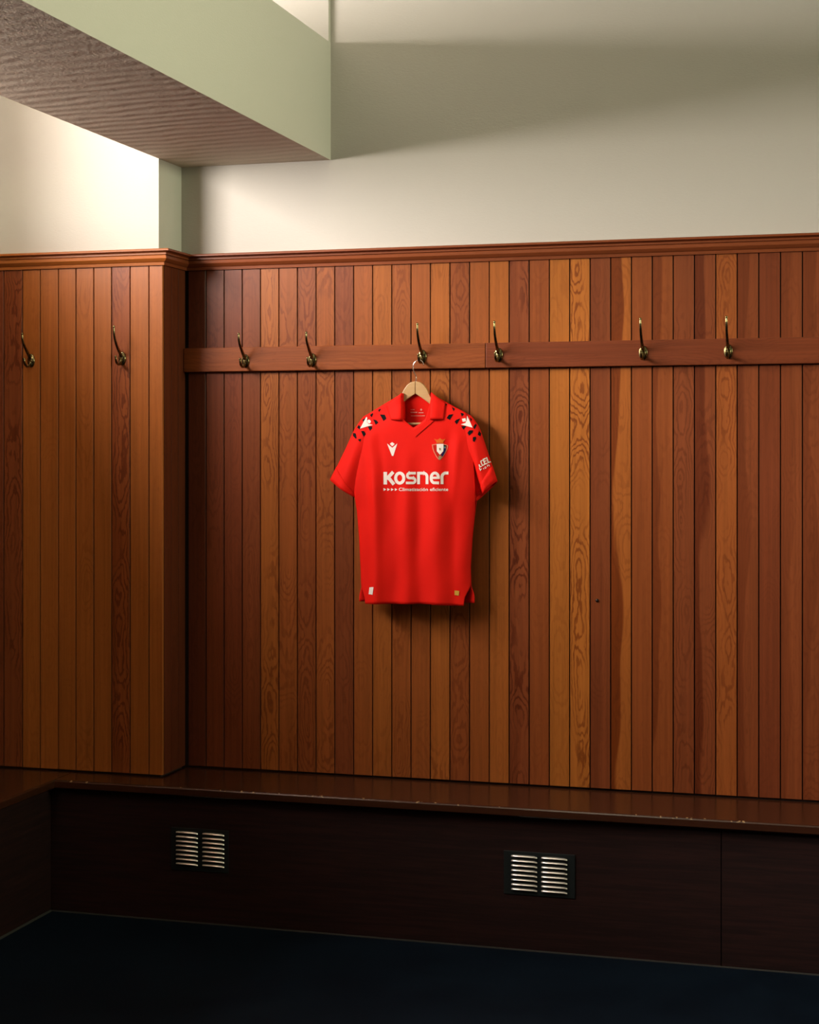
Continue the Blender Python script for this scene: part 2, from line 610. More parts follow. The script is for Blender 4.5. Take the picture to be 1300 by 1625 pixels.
# the pier: front boards between the read-off joints, three narrow boards on its side
pj = [-23, 6, 35.7, 63.8, 92.6, 120.4, 148.7, 177, 206.4, 236.3, 258.5]
pt = [(Rr, .3, 0), (Rp, .9, 0), (Gm, .2, 0), (Gm, .15, 0), (Gm, .1, 0), (Gm, .3, 0), (Gm, .1, 0), (Mm, .9, .3), (Gm, .1, 0), (Gm, .1, 0)]
obj('panel_backing', *merge(box(XL + .001, PD - .012, YP_PL - .004, YP_PL, 0, ZT0 + .01), box(PLX, PLX + .004, YP_PL, YB - .005, 0, ZT0 + .01)), M_BACKING, pier)
for a, b, (tone, fg, ht) in zip(pj[:-1], pj[1:], pt):
    xa, xb = at_y(a, 700, PY).x, at_y(b, 700, PY).x
    if b == 258.5: xb = PD
    plank(plank_mesh('plank', xb - xa, ZB + 0.007, ZT0 + .01, M_WOOD), pier, ((xa + xb) / 2, PY + .012, 0), tone, 0, fg, ht)
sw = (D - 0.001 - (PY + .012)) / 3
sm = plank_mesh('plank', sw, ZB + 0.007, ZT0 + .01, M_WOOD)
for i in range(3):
    plank(sm, pier, (PD - .012, PY + .012 + sw * (i + .5), 0), (K, K, K)[i], math.pi / 2, .3, 0)  # darkest tone: shade of the pier's side put into the boards' colour
# boards of the left wall
lm = plank_mesh('plank', PITCH, ZB + 0.007, ZT0 + .01, M_WOOD)
obj('panel_backing', *box(XL, XL + .004, YF, YP_PL, 0, ZT0 + .01), M_BACKING, wall_left)
for i in range(34):
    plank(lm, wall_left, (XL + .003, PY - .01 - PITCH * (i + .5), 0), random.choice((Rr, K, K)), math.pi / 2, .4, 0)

# unseen panelling; on the right and front walls added to cut bounced light
xe = xe_end
for nm, w, bx in (('panelling', wall_back, box(xe, XR, D, YB - .004, 0, ZT1)),
                  ('panelling', bpy.data.objects['wall_right'], box(XR - .014, XR, YF, YB, 0, ZT1)),
                  ('panelling', bpy.data.objects['wall_front'], box(XL, XR, YF, YF + .014, 0, ZT1))):
    o = obj(nm, *bx, M_WOOD, w)
    o.color = (*Rp, 1)
    o['figure'] = .4
    o['heart'] = .2

# knot hole with a screw in the board right of the jersey
kp = at_y(948, 953, D)
obj('screw', *ball((kp.x, D, kp.z), .0062, 10, 6), M_SCREW, wall_back, True)

# ------------------------------------------------------------------ capping moulding, mitred round the pier
ht = ZT1 - ZT0
prof = [(-.004, 0), (.008, 0), (.009, .18), (.014, .24), (.022, .38), (.023, .42), (.020, .60), (.017, .63), (.022, .66), (.021, .78),
        (.028, .82), (.038, .86), (.038, .95), (.035, 1.0), (-.010, 1.0)]
path = [(XL, PY), (PD, PY), (PD, D), (XR, D)]                    # front faces of the boards
nor = [Vector((0, -1)), Vector((1, 0)), Vector((0, -1))]


def sweep(i):
    V, Fs = [], []
    for e in (0, 1):
        k = i + e
        p = Vector(path[k])
        n = nor[i]
        for o, z in prof:
            q = p + n * o
            # mitre: at an inner path point move along the neighbour's normal too
            j = i - 1 if e == 0 else i + 1
            if 0 <= j < 3: q = q + nor[j] * o
            V.append((q.x, q.y, ZT0 + z * ht))
    m = len(prof)
    Fs = [(a, (a + 1) % m, m + (a + 1) % m, m + a) for a in range(m)] + [tuple(range(m)), tuple(range(2 * m - 1, m - 1, -1))]
    return V, Fs


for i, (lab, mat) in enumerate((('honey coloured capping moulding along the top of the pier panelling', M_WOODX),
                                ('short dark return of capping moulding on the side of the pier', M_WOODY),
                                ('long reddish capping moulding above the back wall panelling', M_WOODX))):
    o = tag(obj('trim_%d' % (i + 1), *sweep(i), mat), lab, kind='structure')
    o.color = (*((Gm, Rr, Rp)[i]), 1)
    o['figure'] = .1
    o['heart'] = 0.

# ------------------------------------------------------------------ hook rail
RT = 0.020
zr0, zr1 = at_y(800, 583.5, D - RT).z, at_y(800, 543.5, D - RT).z
xj = at_y(770.6, 560, D - RT).x
rail = empty('hook_rail', (xj, D, zr0))
tag(rail, 'long horizontal wooden rail carrying brass hooks across the panelling', 'rail')
for a, b, tone in ((PD + .001, xj - .0006, Mm), (xj + .0006, XR - .01, Rr)):
    o = bevel(obj('rail_board', *box(a, b, D - RT, D, zr0, zr1), M_WOODX, rail), .0025)
    o.color = (*tone, 1)
    o['figure'] = .25
    o['heart'] = .0
    o['label'] = 'honey toned rail board' if tone is Mm else 'dark reddish rail board'


# ------------------------------------------------------------------ coat hooks
def hook_parts(arm_z):
    def plate():
        V, Fs = [], []
        rings = [(1.0, 0), (1.0, -.003), (.86, -.0055), (.80, -.0050), (.62, -.0085), (.3, -.0105)]
        seg = 20
        for s, y in rings:
            for k in range(seg):
                w = 2 * math.pi * k / seg
                V.append((math.cos(w) * .0145 * s, y, math.sin(w) * .0245 * s))
        for i in range(len(rings) - 1):
            for k in range(seg):
                k2 = (k + 1) % seg
                Fs.append((i * seg + k, i * seg + k2, (i + 1) * seg + k2, (i + 1) * seg + k))
        Fs.append(tuple((len(rings) - 1) * seg + k for k in range(seg)))
        return V, Fs
    up = smooth_path([(0, -.006, .006), (0, -.018, .018), (0, -.040, .039), (0, -.057, .039 + (arm_z - .039) * .36),
                      (0, -.065, .039 + (arm_z - .039) * .68), (0, -.066, arm_z)], 5)
    ru = [.0062 - .0030 * (i / (len(up) - 1)) for i in range(len(up))]
    lo = smooth_path([(0, -.006, -.006), (0, -.014, -.016), (0, -.027, -.0215), (0, -.041, -.018), (0, -.050, -.008), (0, -.052, .004)], 5)
    rl = [.0058 - .0022 * (i / (len(lo) - 1)) for i in range(len(lo))]
    scr = lambda z: ball((0, -.0075, z), .0032, 8, 5)
    return [('back_plate', plate(), True), ('upper_arm', tube(up, ru, 10), True), ('upper_tip', ball(up[-1], .0046), True),
            ('lower_arm', tube(lo, rl, 10), True), ('lower_tip', ball(lo[-1], .0047), True),
            ('screw', scr(.0175), True), ('screw', scr(-.0175), True)]


protos = {}
for key, az in (('tall', .108), ('short', .092)):
    protos[key] = [(n, mesh_data(n, v, f, M_BRASS, s)) for n, (v, f), s in hook_parts(az)]
hooks = [(49.8, 572.6, PY, 'short', 'brass coat hook on the pier, nearest the left edge of the picture'),
         (194, 569, PY, 'tall', 'brass coat hook on the pier, nearer the pier corner'),
         (389.8, 573, D - RT, 'short', 'brass coat hook on the rail nearest the pier corner'),
         (496, 571.5, D - RT, 'short', 'brass coat hook on the rail, second from the pier corner'),
         (670.6, 566, D - RT, 'tall', 'brass coat hook on the rail holding the hanger with the red jersey'),
         (791.6, 563.5, D - RT, 'tall', 'brass coat hook just right of the rail joint'),
         (1021, 560, D - RT, 'tall', 'brass coat hook on the dark rail, second from the right edge'),
         (1156, 558, D - RT, 'tall', 'brass coat hook on the dark rail, nearest the right edge')]
hook_x = {}
for px, py, Y, kind, lab in hooks:
    p = at_y(px, py, Y)
    e = tag(empty('coat_hook', p), lab, 'coat hook', 'brass coat hooks')
    hook_x[px] = p
    for n, me in protos[kind]:
        link(bpy.data.objects.new(n, me), e)

# ------------------------------------------------------------------ benches
bench = tag(empty('bench', (-1.2, (YSEAT + D) / 2, 0)), 'long built-in bench with a dark glossy seat along the back wall', 'bench')
ST = 0.030
nseg = 90
sv, sf = [], []
xs = [XSEAT + (XR - .02 - XSEAT) * i / nseg for i in range(nseg + 1)]
pr = [(D - .0005, ZB), (YSEAT + .016, ZB), (YSEAT + .006, ZB), (YSEAT + .002, ZB - .002), (YSEAT, ZB - .006), (YSEAT, ZB - ST + .004), (YSEAT + .004, ZB - ST), (D - .0005, ZB - ST)]
xs = sorted(xs + [PD + .0005, PD + .0015])
nseg += 2
seat_v = [(x, (PY - .0005 if x < PD + .001 and y > D - .01 else y), z) for x in xs for y, z in pr]
m = len(pr)
seat_f = [(i * m + a, i * m + (a + 1) % m, (i + 1) * m + (a + 1) % m, (i + 1) * m + a) for i in range(nseg) for a in range(m)]
seat_f += [tuple(range(m)), tuple(nseg * m + a for a in range(m - 1, -1, -1))]
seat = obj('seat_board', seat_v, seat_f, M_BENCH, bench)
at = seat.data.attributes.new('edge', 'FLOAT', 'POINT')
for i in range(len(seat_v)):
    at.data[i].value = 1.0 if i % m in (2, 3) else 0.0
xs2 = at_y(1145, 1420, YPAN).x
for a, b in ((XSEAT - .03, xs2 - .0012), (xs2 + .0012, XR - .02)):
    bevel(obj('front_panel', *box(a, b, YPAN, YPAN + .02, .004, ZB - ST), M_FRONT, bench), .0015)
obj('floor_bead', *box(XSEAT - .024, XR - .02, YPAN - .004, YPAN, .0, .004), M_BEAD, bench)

lbench = tag(empty('bench', (XL + .18, 3.0, 0)), 'dark built-in bench along the left wall, only its corner in view', 'bench')
lp = [(XL + .017, ZB), (XSEAT - .006, ZB), (XSEAT - .002, ZB - .002), (XSEAT, ZB - .006), (XSEAT, ZB - ST + .004), (XSEAT - .004, ZB - ST), (XL + .017, ZB - ST)]
lv = [(x, y, z) for y in (YF + .02, YSEAT, PY - .001) for x, z in lp]
# the part beside the pier keeps to the left of the back bench
lf = [(i * 7 + a, i * 7 + (a + 1) % 7, (i + 1) * 7 + (a + 1) % 7, (i + 1) * 7 + a) for i in range(2) for a in range(7)]
lf += [tuple(range(7)), tuple(14 + a for a in range(6, -1, -1))]
obj('seat_board', lv, lf, M_BENCH, lbench)
bevel(obj('front_panel', *box(XSEAT - .05, XSEAT - .03, YF + .02, YPAN + .02, .004, ZB - ST), M_FRONT, lbench), .0015)
obj('floor_bead', *box(XSEAT - .03, XSEAT - .024, YF + .02, YPAN - .006, .0, .006), M_BEAD, lbench)


# ------------------------------------------------------------------ ventilation grilles
def louvre_mesh(L, Hh):
    sec = [(0, .0), (-.0045, -.0003), (-.0078, -.0016), (-.0086, -.0040)]
    us = [-1, -.93, -.75, 0, .75, .93, 1]
    V, Fs = [], []
    for u in us:
        k = max(0.02, (1 - abs(u) ** 7)) ** .6
        drop = -.0042 * abs(u) ** 6 if u > 0 else -.0022 * abs(u) ** 8
        for y, z in sec:
            V.append((u * L / 2, y * k, z + drop))
    n = len(sec)
    for i in range(len(us) - 1):
        for a in range(n - 1):
            Fs.append((i * n + a, i * n + a + 1, (i + 1) * n + a + 1, (i + 1) * n + a))
    return mesh_data('louvre', V, Fs, M_LOUVRE, True)


def grille(corners, cols, y_first, pitch, label):
    a = at_y(corners[0], corners[1], YPAN)
    b = at_y(corners[2], corners[3], YPAN)
    root = tag(empty('vent_grille', ((a.x + b.x) / 2, YPAN, b.z)), label, 'vent', 'vent grilles in the bench front')
    bevel(obj('plate', *box(a.x, b.x, YPAN - .003, YPAN, b.z, a.z), M_VENT, root), .001)
    cxm = (cols[0][0] + cols[0][1]) / 2
    z0 = at_y(cxm, y_first, YPAN).z
    dz = z0 - at_y(cxm, y_first + pitch, YPAN).z
    for c0, c1 in cols:
        xa, xb = at_y(c0, 1370, YPAN - .006).x, at_y(c1, 1370, YPAN - .006).x
        me = louvre_mesh(xb - xa, dz)
        for r in range(8):
            o = link(bpy.data.objects.new('louvre', me), root)
            o.location = Vector(((xa + xb) / 2, YPAN - .003, z0 - r * dz + .003)) - root.location


grille((800, 1349, 913, 1426), ((811.3, 852.5), (859, 900.3)), 1358.5, 7.5, 'dark vent grille with bright louvres, the right one below the bench seat')
grille((272, 1312, 363, 1386), ((278.7, 313.5), (320.7, 355.5)), 1320.5, 7.1, 'dark vent grille with bright louvres, the left one near the bench corner')

# ------------------------------------------------------------------ hanger
YS = D - 0.062                                # plane in which hanger and jersey hang
hp = at_y(660, 606, YS)
hanger = tag(empty('clothes_hanger', hp), 'pale wooden clothes hanger with steel hook inside the red jersey', 'hanger')


def slab(outline, y0, y1):
    n = len(outline)
    v = [(p.x, y0, p.z) for p in outline] + [(p.x, y1, p.z) for p in outline]
    tri = tessellate_polygon([[Vector((p.x, p.z, 0)) for p in outline]])
    f = [tuple(t) for t in tri] + [tuple(i + n for i in reversed(t)) for t in tri]
    f += [(i, (i + 1) % n, n + (i + 1) % n, n + i) for i in range(n)]
    return v, f


la = [(660, 605), (653, 606.5), (647, 611), (642, 618), (638, 626.5), (634, 634), (616, 648), (598, 661), (588, 668.5), (587, 675),
      (593, 674), (606, 666), (624, 653), (640, 639), (650, 631.5), (660, 625)]
for s in (1, -1):
    pts = [(660 + (x - 660) * s + (0.25 if s < 0 else -0.25), y) for x, y in la]
    if s < 0: pts = [(x if x < 688 else x - 0.02 * (x - 688), y) for x, y in pts]
    bevel(obj('arm', *slab([at_y(x, y, YS) for x, y in pts], YS - .0065, YS + .0065), M_HANGER, hanger), .0022)
b0, b1 = at_y(601, 669, YS), at_y(720, 669, YS)
bz = at_y(660, 672.5, YS).z
obj('bar', *tube([(b0.x, YS, bz), (b1.x, YS, bz)], [.0042] * 2, 10), M_HANGER, hanger, True)
wp = smooth_path([at_y(x, y, YS) for x, y in ((660, 607), (660.5, 598), (657, 590), (655.5, 582), (659, 574.3), (665, 571.4), (670.5, 574), (672.5, 579.5))], 5)
obj('hook', *tube(wp, [.0016] * len(wp), 8), M_STEEL, hanger, True)

# ------------------------------------------------------------------ jersey
jersey = tag(empty('football_jersey', at_y(660, 958, YS)), 'red short-sleeved football jersey with polo collar hanging on the wooden hanger', 'jersey')


def lerp_table(tab, u):
    for a, b in zip(tab, tab[1:]):
        if u <= b[0]:
            t = (u - a[0]) / max(1e-9, b[0] - a[0])
            return [p + (q - p) * t for p, q in zip(a[1:], b[1:])]
    return list(tab[-1][1:])


def sstep(a, b, x):
    t = min(1.0, max(0.0, (x - a) / (b - a)))
    return t * t * (3 - 2 * t)


EDGE_L = [(600, 585), (662, 585), (690, 574), (730, 569), (783, 565), (850, 570.5), (900, 573), (940, 574), (965, 572)]
EDGE_R = [(600, 740), (661, 740), (690, 749), (730, 754), (786, 757), (850, 750), (900, 747), (940, 748), (965, 752)]


def half_thick(px, py):
    l, r = lerp_table(EDGE_L, py)[0], lerp_table(EDGE_R, py)[0]
    c, hw = (l + r) / 2, (r - l) / 2
    hw *= 1 + .13 * (1 - sstep(770, 815, py))
    s = min(1, abs((px - c) / hw))
    Hm = .030 + .008 * sstep(660, 760, py) - .004 * sstep(820, 960, py)
    if px < 636: yl = 626 + (636 - px) * .61
    elif px > 686: yl = 625 + (px - 686) * .56
    else: yl = 622
    g = sstep(-6, 46, py - yl)
    return max(.004, .0095 + (Hm * (1 - s ** 2.4) ** .5 - .0095) * g)


def folds(px, py):
    k = sstep(690, 800, py)
    w = lambda c, s: math.exp(-((px - c) / s) ** 2)
    d = .0085 * w(601, 9) - .0070 * w(630, 18) + .0050 * w(650, 11) - .0080 * w(668, 14) + .0060 * w(698, 13) - .0042 * w(722, 10)
    d *= k * 1.4
    # drag lines from the shoulders
    for x0, y0, x1, y1, a, s in ((590, 690, 600, 800, .005, 7), (731, 690, 722, 800, .005, 7), (604, 684, 616, 790, -.004, 7), (716, 684, 708, 790, -.004, 7)):
        t = (py - y0) / (y1 - y0)
        f = sstep(-.15, .2, t) * (1 - sstep(.7, 1.25, t))
        d += a * f * math.exp(-((px - (x0 + (x1 - x0) * t)) / s) ** 2)
    d += .0016 * math.sin(px * .11 + py * .045) * sstep(700, 900, py)
    return d


FRONT = [(0.00, 565, 783, 582), (.03, 567, 750, 586), (.06, 571, 715, 590), (.09, 577, 685, 594), (.12, 584, 658, 599), (.18, 600, 648, 607),
         (.27, 620, 636, 620), (.345, 635, 627, 631), (.36, 637, 645, 633), (.385, 641, 663, 638), (.43, 650, 671, 646), (.485, 660, 679, 658),
         (.55, 671, 672, 671), (.60, 680, 664, 681), (.625, 684, 645, 686), (.64, 686, 626, 689), (.70, 704, 636, 698), (.80, 723, 646.5, 710),
         (.88, 741, 656, 720), (.91, 747, 685, 725), (.94, 752, 715, 730), (.97, 755, 750, 734), (1.0, 757, 786, 738)]
BACK = [(0.00, 565, 783, 570), (.03, 567, 750, 576), (.06, 571, 715, 582), (.09, 577, 685, 590), (.12, 584, 658, 597), (.18, 600, 648, 607),
        (.27, 620, 636, 620), (.345, 635, 627, 631), (.41, 646, 623, 646), (.485, 660, 621, 660), (.56, 675, 623, 675), (.64, 686, 626, 690),
        (.70, 704, 636, 700), (.80, 723, 646.5, 715), (.88, 741, 656, 727), (.91, 747, 685, 734), (.94, 752, 715, 740), (.97, 755, 750, 747),
        (1.0, 757, 786, 753)]


def panel(tab, sign, hem):
    nu, nv = 96, 60
    V, Fs = [], []
    for i in range(nu + 1):
        u = i / nu
        tx, ty, bx = lerp_table(tab, u)
        by = hem(bx)
        for j in range(nv + 1):
            v = j / nv
            py = ty + (by - ty) * v
            px = tx + (bx - tx) * v
            # follow the side seams, which bow in a little towards the waist
            e = lerp_table(EDGE_L, py)[0] if u < .5 else lerp_table(EDGE_R, py)[0]
            if py > 780:
                x0 = 565 + (tab[0][3] - 565) * (py - 783) / 174 if u < .5 else 757 + (tab[-1][3] - 757) * (py - 786) / 174
                wgt = max(0, 1 - abs(px - x0) / 60) * (1 - sstep(925, 950, py))
                px += (e - x0) * wgt
            p = at_y(px, py, YS)
            h = half_thick(px, py)
            if sign < 0:
                y = -h - folds(px, py) * min(1, h / .02)
            else:
                y = h * .62
            V.append(Vector((p.x, YS + y, p.z)))
    for i in range(nu):
        for j in range(nv):
            a = i * (nv + 1) + j
            Fs.append((a, a + 1, a + nv + 2, a + nv + 1))
    return V, Fs


fv, ff = panel(FRONT, -1, lambda x: 957.5 + 3.2 * sstep(670, 738, x))
bv, bf = panel(BACK, 1, lambda x: 954.5 + 2.5 * sstep(575, 620, x))


def cloth(name, v, f, mat, parent, t=.0014, offset=0.0, label=None):
    o = obj(name, v, f, mat, parent, True)
    m = o.modifiers.new('thickness', 'SOLIDIFY')
    m.thickness = t
    m.offset = offset
    if label: o['label'] = label
    return o


front = cloth('front_panel', fv, ff, M_RED, jersey)
back = cloth('back_panel', bv, bf, M_RED, jersey)


def sleeve(top, bot, thick, k0=0.0, k1=1.0, grow=0.0, nr=16, seg=32, rec=0.0):
    V, Fs = [], []
    for i in range(nr + 1):
        k = k0 + (k1 - k0) * i / nr
        def tab(t): return lerp_table([(j / (len(t) - 1), *p) for j, p in enumerate(t)], k)
        a, b = tab(top), tab(bot)
        A, B = at_y(a[0], a[1], YS), at_y(b[0], b[1], YS)
        c, h = (A + B) / 2, (A - B) / 2
        h = h * (1 + grow / h.length)
        th = lerp_table(thick, k)[0] + grow
        for s in range(seg):
            w = 2 * math.pi * s / seg
            cw, sw_ = math.cos(w), math.sin(w)
            q = c + h * cw
            fold = .0035 * math.sin(cw * 5.0 + k * 2.0) * (1 if sw_ < 0 else .4) * min(1, k * 2)
            yy = th * sw_ * (1.0 if sw_ < 0 else .75) - fold * abs(sw_)
            if sw_ < 0: yy += rec * k * sstep(.05, -.45, cw) * abs(sw_) if cw > -.999 else 0
            V.append(Vector((q.x, YS + yy, q.z)))
    for i in range(nr):
        for s in range(seg):
            s2 = (s + 1) % seg
            Fs.append((i * seg + s, i * seg + s2, (i + 1) * seg + s2, (i + 1) * seg + s))
    return V, Fs


LT = [(594, 652.5), (576, 661.5), (562.5, 682), (550, 710), (537, 737), (525, 761)]
LB = [(577, 764), (574, 770), (572, 776), (570, 781), (568, 786), (566, 790.5)]
RTp = [(732, 652), (749, 660.5), (761, 678), (770, 705), (780, 735), (789, 764)]
RB = [(748, 766), (750, 773), (752, 779), (753, 785), (754.5, 790), (756, 795)]
TH_S = [(0, .018), (.3, .024), (.7, .030), (1, .033)]
lsv, lsf = sleeve(LT, LB, TH_S)
rsv, rsf = sleeve(RTp, RB, TH_S, rec=.042)
cloth('sleeve', lsv, lsf, M_RED, jersey)
cloth('sleeve', rsv, rsf, M_RED, jersey)
cloth('cuff', *sleeve(LT, LB, TH_S, .83, 1.004, .0012, 3), M_RED, jersey)
cloth('cuff', *sleeve(RTp, RB, TH_S, .83, 1.004, .0012, 3, rec=.042), M_RED, jersey)

BV = [Vector(p) for p in fv + lsv + rsv]
n1, n2 = len(fv), len(fv) + len(lsv)
BF = list(ff) + [tuple(i + n1 for i in q) for q in lsf] + [tuple(i + n2 for i in q) for q in rsf]
TREE = BVHTree.FromPolygons(BV, BF)
TREE_BACK = BVHTree.FromPolygons([Vector(p) for p in bv], bf)
EYE = Vector((0, 0, HC))


# collar leaves, folded over the neck edge, each with its inner stand
def leaf(quad, side):
    (itx, ity), (otx, oty), (obx, oby), (ibx, iby) = quad
    n = 10
    V, Fs = [], []
    cols = n + 5
    for j in range(n + 1):
        v = j / n
        rowp = []
        ax, ay = itx + (ibx - itx) * v, ity + (iby - ity) * v
        cx_, cy_ = otx + (obx - otx) * v, oty + (oby - oty) * v
        # stand: from the back of the neck forward to the leaf's inner edge
        yf = YS - half_thick(ax, max(ay, 640)) - .004 - .003 * v
        pin = at_y(ax, ay, yf)
        yb = YS + .010
        for q in range(4):
            t = q / 4
            rowp.append(Vector((pin.x - side * .004 * (1 - t), yb + (yf - yb) * t, pin.z - .002 * (1 - t))))
        for i in range(n + 2):
            u = i / (n + 1)
            px, py = ax + (cx_ - ax) * u, ay + (cy_ - ay) * u
            hit = TREE.ray_cast(EYE, ray(px, py).normalized())
            y0 = hit[0].y if hit[0] is not None else YS - half_thick(px, py)
            y = yf + (min(y0 - .004, YS - half_thick(px, py) - .003) - yf) * sstep(0, .8, u)
            if u == 0: y = yf
            rowp.append(at_y(px, py, y - .004 * math.sin(math.pi * u)))
        V += rowp
        cols = len(rowp)
    for j in range(n):
        for i in range(cols - 1):
            a = j * cols + i
            Fs.append((a, a + 1, a + cols + 1, a + cols))
    return V, Fs


cloth('collar_leaf', *leaf(((637.5, 623.5), (613, 643.5), (620.5, 666), (637, 667)), -1), M_RED, jersey, .002)
cloth('collar_leaf', *leaf(((684.5, 622.5), (707, 640), (703.5, 665.5), (682.5, 665.5)), 1), M_RED, jersey, .002)


# ------------------------------------------------------------------ prints laid on the cloth
def drape(polys, tree=TREE, lift=.0016, maxlen=.006):
    """polygons in picture coordinates -> thin patches lying on the cloth"""
    bm = bmesh.new()
    for poly in polys:
        tri = tessellate_polygon([[Vector((x, y, 0)) for x, y in poly]])
        vs = [bm.verts.new((x, y, 0)) for x, y in poly]
        for t in tri:
            try: bm.faces.new([vs[i] for i in t])
            except ValueError: pass
    lim = maxlen * 470
    for _ in range(5):
        es = [e for e in bm.edges if e.calc_length() > lim]
        if not es: break
        bmesh.ops.subdivide_edges(bm, edges=es, cuts=1)
        bmesh.ops.triangulate(bm, faces=bm.faces)
    bm.verts.index_update()
    V, last = [], None
    for v in bm.verts:
        d = ray(v.co.x, v.co.y).normalized()
        loc, nrm, _, dist = tree.ray_cast(EYE, d)
        if loc is None:
            p, nn, _, _ = tree.find_nearest(at_y(v.co.x, v.co.y, YS - .01))
            loc, nrm = p, nn
        if nrm.dot(d) > 0: nrm = -nrm
        V.append(loc + (nrm - d).normalized() * lift)
    Fs = [tuple(q.index for q in f.verts) for f in bm.faces]
    bm.free()
    return V, Fs


def pic(pts, sc, ox, oy):
    return [(x / sc + ox, y / sc + oy) for x, y in pts]


def stroke(pts, w):
    """flat ribbon along a polyline as quads"""
    P = [Vector((x, y)) for x, y in pts]
    L, R = [], []
    for i, p in enumerate(P):
        a = (p - P[i - 1]).normalized() if i else None
        b = (P[i + 1] - p).normalized() if i < len(P) - 1 else None
        t = a + b if a is not None and b is not None else (a if b is None else b)
        t.normalize()
        nn = Vector((-t.y, t.x))
        k = 1.0
        if a is not None and b is not None: k = 1 / max(.55, nn.dot(Vector((-a.y, a.x))))
        L.append(p + nn * w / 2 * k)
        R.append(p - nn * w / 2 * k)
    return [[tuple(L[i]), tuple(L[i + 1]), tuple(R[i + 1]), tuple(R[i])] for i in range(len(P) - 1)]


def arc(cx, cy, rx, ry, a0, a1, n=14):
    return [(cx + rx * math.cos(math.radians(a0 + (a1 - a0) * i / n)), cy + ry * math.sin(math.radians(a0 + (a1 - a0) * i / n))) for i in range(n + 1)]


def decal(name, polys, mat, label=None, tree=TREE, lift=.0016):
    v, f = drape(polys, tree, lift)
    o = obj(name, v, f, mat, jersey)
    if label: o['label'] = label
    return o


W = 50
letters = []
letters += stroke([(126, 205), (126, 420)], 62)
letters += stroke([(150, 325), (262, 205)], 58) + stroke([(172, 292), (275, 420)], 58)
letters += stroke(arc(375, 311, 70, 86, 0, 360, 28), 52)
letters += stroke([(650, 226), (545, 226)] + arc(545, 268, 40, 42, 270, 90, 8) + [(600, 310)] + arc(600, 352, 40, 42, -90, 90, 8) + [(480, 394)], 44)
letters += stroke([(698, 415), (698, 203)], 50) + stroke([(700, 226), (785, 226)] + arc(785, 290, 60, 64, -90, 0, 8) + [(845, 415)], 48)
letters += stroke(arc(978, 310, 64, 86, 30, -250, 26) + [(1050, 394)], 48)[5:] + stroke([(930, 306), (1065, 306)], 40) + stroke(arc(978, 310, 64, 86, 0, -120, 10), 48)
letters += stroke([(1100, 415), (1100, 300)] + arc(1165, 290, 65, 66, 180, 270, 8) + [(1212, 224)], 50)
polys = [pic(q, 10.833, 600, 730) for q in letters]
decal('sponsor_lettering', polys, M_WHITE, 'large white sponsor lettering')
arrows = [[(x, 482), (x + 48, 507), (x, 532)] for x in (95, 160, 225, 290)]
decal('arrow_marks', [pic(q, 10.833, 600, 730) for q in arrows], M_WHITE, 'four small white arrowheads')


def text_polys(body, x0, x1, ytop, ybase, bold=.012):
    cu = bpy.data.curves.new('text', 'FONT')
    cu.body = body
    cu.offset = bold
    cu.resolution_u = 3
    o = bpy.data.objects.new('text', cu)
    COL.objects.link(o)
    dg = bpy.context.evaluated_depsgraph_get()
    me = bpy.data.meshes.new_from_object(o.evaluated_get(dg))
    xs = [v.co.x for v in me.vertices]
    hcap = .70
    a, b = min(xs), max(xs)
    out = [[(x0 + (me.vertices[i].co.x - a) / (b - a) * (x1 - x0), ybase - me.vertices[i].co.y / hcap * (ybase - ytop)) for i in p.vertices] for p in me.polygons]
    bpy.data.objects.remove(o)
    bpy.data.curves.remove(cu)
    bpy.data.meshes.remove(me)
    return out


decal('slogan_lettering', text_polys('Climatización eficiente', 633.2, 711.4, 773.9, 779.0), M_WHITE, 'small white slogan line')

# maker's mark on the chest and on both shoulders
c13 = lambda q: pic(q, 13, 550, 630)
c10 = lambda q: pic(q, 10, 670, 640)
decal('chest_emblem', [c13([(840, 958), (900, 1010), (945, 1046), (990, 1010), (1050, 958), (968, 1215), (938, 1215)]),
                       c13([(893, 968), (943, 930), (996, 970), (945, 1018)])], M_WHITE, 'white winged maker mark')
decal('shoulder_emblem', [c13([(283, 652), (412, 412), (430, 425), (424, 520), (452, 555), (545, 578), (440, 606)]),
                          c13([(428, 488), (465, 462), (508, 498), (492, 545), (440, 540)])], M_WHITE, 'white winged maker mark', lift=.0022)
decal('shoulder_emblem', [c10([(712, 192), (803, 388), (615, 335), (690, 312), (708, 272)]),
                          c10([(632, 246), (690, 236), (699, 286), (644, 296)])], M_WHITE, 'white winged maker mark', lift=.0022)
left_spots = [[(690, 360), (790, 365), (825, 445), (765, 497)], [(550, 462), (620, 480), (660, 530), (605, 572)], [(440, 610), (530, 605), (530, 650), (485, 700)],
              [(300, 705), (360, 700), (402, 770), (355, 822)], [(135, 745), (190, 750), (212, 850), (190, 862), (135, 800)], [(235, 880), (295, 862), (295, 905), (275, 922)],
              [(485, 370), (540, 330), (550, 350), (520, 422)], [(330, 475), (385, 435), (388, 455), (348, 512)], [(655, 268), (700, 240), (710, 248), (675, 312)],
              [(815, 168), (840, 168), (825, 205)], [(220, 632), (255, 575), (292, 620), (275, 672)]]
right_spots = [[(390, 235), (425, 180), (495, 172), (440, 265)], [(515, 290), (545, 262), (605, 240), (550, 335)], [(620, 365), (700, 355), (690, 380), (655, 420)],
               [(720, 470), (750, 430), (810, 430), (800, 465), (745, 512)], [(805, 540), (850, 528), (860, 560), (830, 615), (805, 600)], [(368, 0), (400, 12), (378, 45)],
               [(470, 55), (520, 88), (500, 128)], [(610, 150), (650, 158), (665, 175), (630, 212)], [(755, 222), (790, 255), (775, 295)],
               [(820, 355), (850, 325), (868, 348), (832, 415), (815, 390)], [(880, 497), (905, 440), (935, 480), (925, 527)]]
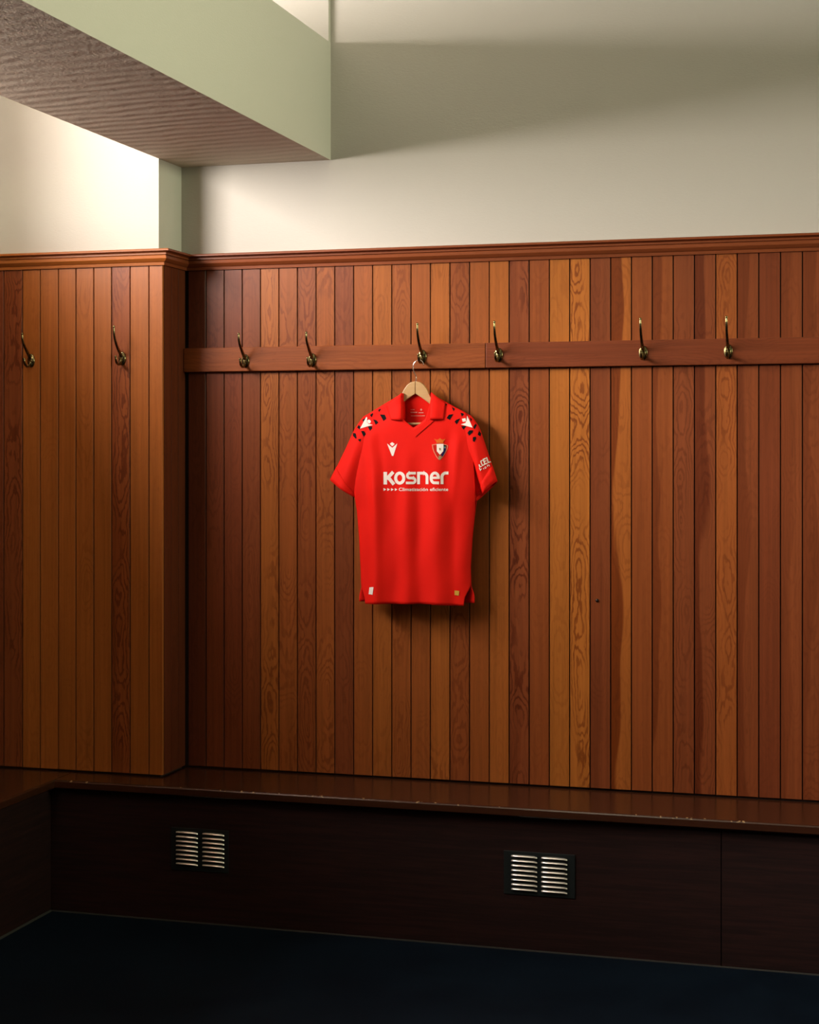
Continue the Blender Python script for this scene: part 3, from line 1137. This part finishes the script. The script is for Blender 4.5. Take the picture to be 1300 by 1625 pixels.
decal('shoulder_pattern', [c13(q) for q in left_spots], M_BLACK, 'black flecks printed on the shoulder')
decal('shoulder_pattern', [c10(q) for q in right_spots], M_BLACK, 'black flecks printed on the shoulder')

# club crest
cr = lambda q: pic(q, 32.5, 680, 690)
shield = [(180, 505), (430, 462), (600, 450), (780, 462), (1000, 540), (1012, 620), (960, 790), (860, 985), (740, 1160), (600, 1300), (520, 1280), (400, 1130), (270, 880), (212, 720)]
inner = [(595 + (x - 595) * .86, 800 + (y - 800) * .88) for x, y in shield]
crest = decal('club_crest', [cr(shield)], M_RIM, 'shield crest with crown')
for nm, q, mt, lf in (('crest_field', inner, M_SHIELD, .0021), ('crest_white', [(430, 482), (780, 472), (770, 840), (600, 1030), (440, 850)], M_WHITE, .0026),
                      ('crest_blue', [(782, 700), (912, 705), (868, 880), (722, 1125), (640, 1040), (772, 860)], M_BLUE, .0026),
                      ('crest_dark', [(785, 525), (945, 552), (905, 605), (785, 600)], M_BLACK, .0026),
                      ('crest_teal', [(785, 602), (900, 608), (880, 698), (785, 690)], M_TEAL, .0026),
                      ('crest_tip', [(530, 1075), (640, 1085), (690, 1140), (600, 1292), (530, 1272)], M_BEIGE, .0026),
                      ('crest_lion', [(550, 690), (600, 670), (645, 705), (640, 800), (570, 805)], M_BEIGE, .0030),
                      ('crest_crown', [(290, 198), (400, 255), (500, 250), (600, 165), (690, 245), (760, 250), (885, 203), (792, 330), (770, 425), (430, 425), (400, 340)], M_ORANGE, .0021)):
    decal(nm, [cr(q)], mt, lift=lf)

# lettering on the sleeve
c18 = lambda q: pic(q, 18.06, 745, 710)
sl = []
for pts, w in (([(487, 285), (540, 436), (606, 412)], 34), ([(465, 318), (396, 345), (443, 480), (515, 452)], 34), ([(418, 408), (480, 384)], 26),
               ([(378, 372), (320, 396)], 30), ([(322, 396), (372, 520), (430, 492)], 32), ([(280, 490), (300, 560), (350, 545)], 30),
               ([(285, 590), (318, 655), (345, 610)], 22), ([(400, 590), (412, 628)], 18)):
    sl += stroke(pts, w)
sl += stroke(arc(458, 580, 20, 24, 0, 360, 10), 14) + stroke([(520, 555), (512, 515), (560, 505), (578, 545)], 18)
decal('sleeve_lettering', [c18(q) for q in sl], M_WHITE, 'white sponsor lettering on the sleeve', lift=.0022)

# neck print on the inside of the back, hem tags
c3 = lambda q: pic(q, 13.54, 620, 570)
nk = []
for a, b, y, w in ((430, 515, 1085, 14), (430, 575, 1142, 22), (600, 708, 1150, 20), (440, 740, 1216, 12)):
    nk += stroke([(a, y), (b, y)], w)
nk.append([(632, 1085), (658, 1058), (684, 1085), (658, 1112)])
decal('neck_print', [c3(q) for q in nk], M_PINK, 'faint pale print inside the collar', TREE_BACK)
c7 = lambda q: pic(q, 6.19, 560, 920)
decal('hem_tag', [c7([(166, 74), (206, 72), (196, 146), (158, 142)])], M_WHITE, 'small white hem tag', lift=.0022)
decal('hem_tag', [c7([(1000, 105), (1046, 110), (1042, 156), (1000, 150)])], M_GOLD, 'small gold hem tag', lift=.0022)
# overlapping neck placket
decal('neck_placket', stroke([(686.5, 665.5), (675, 675.5), (657, 691)], 6.5), M_RED, lift=.0035)
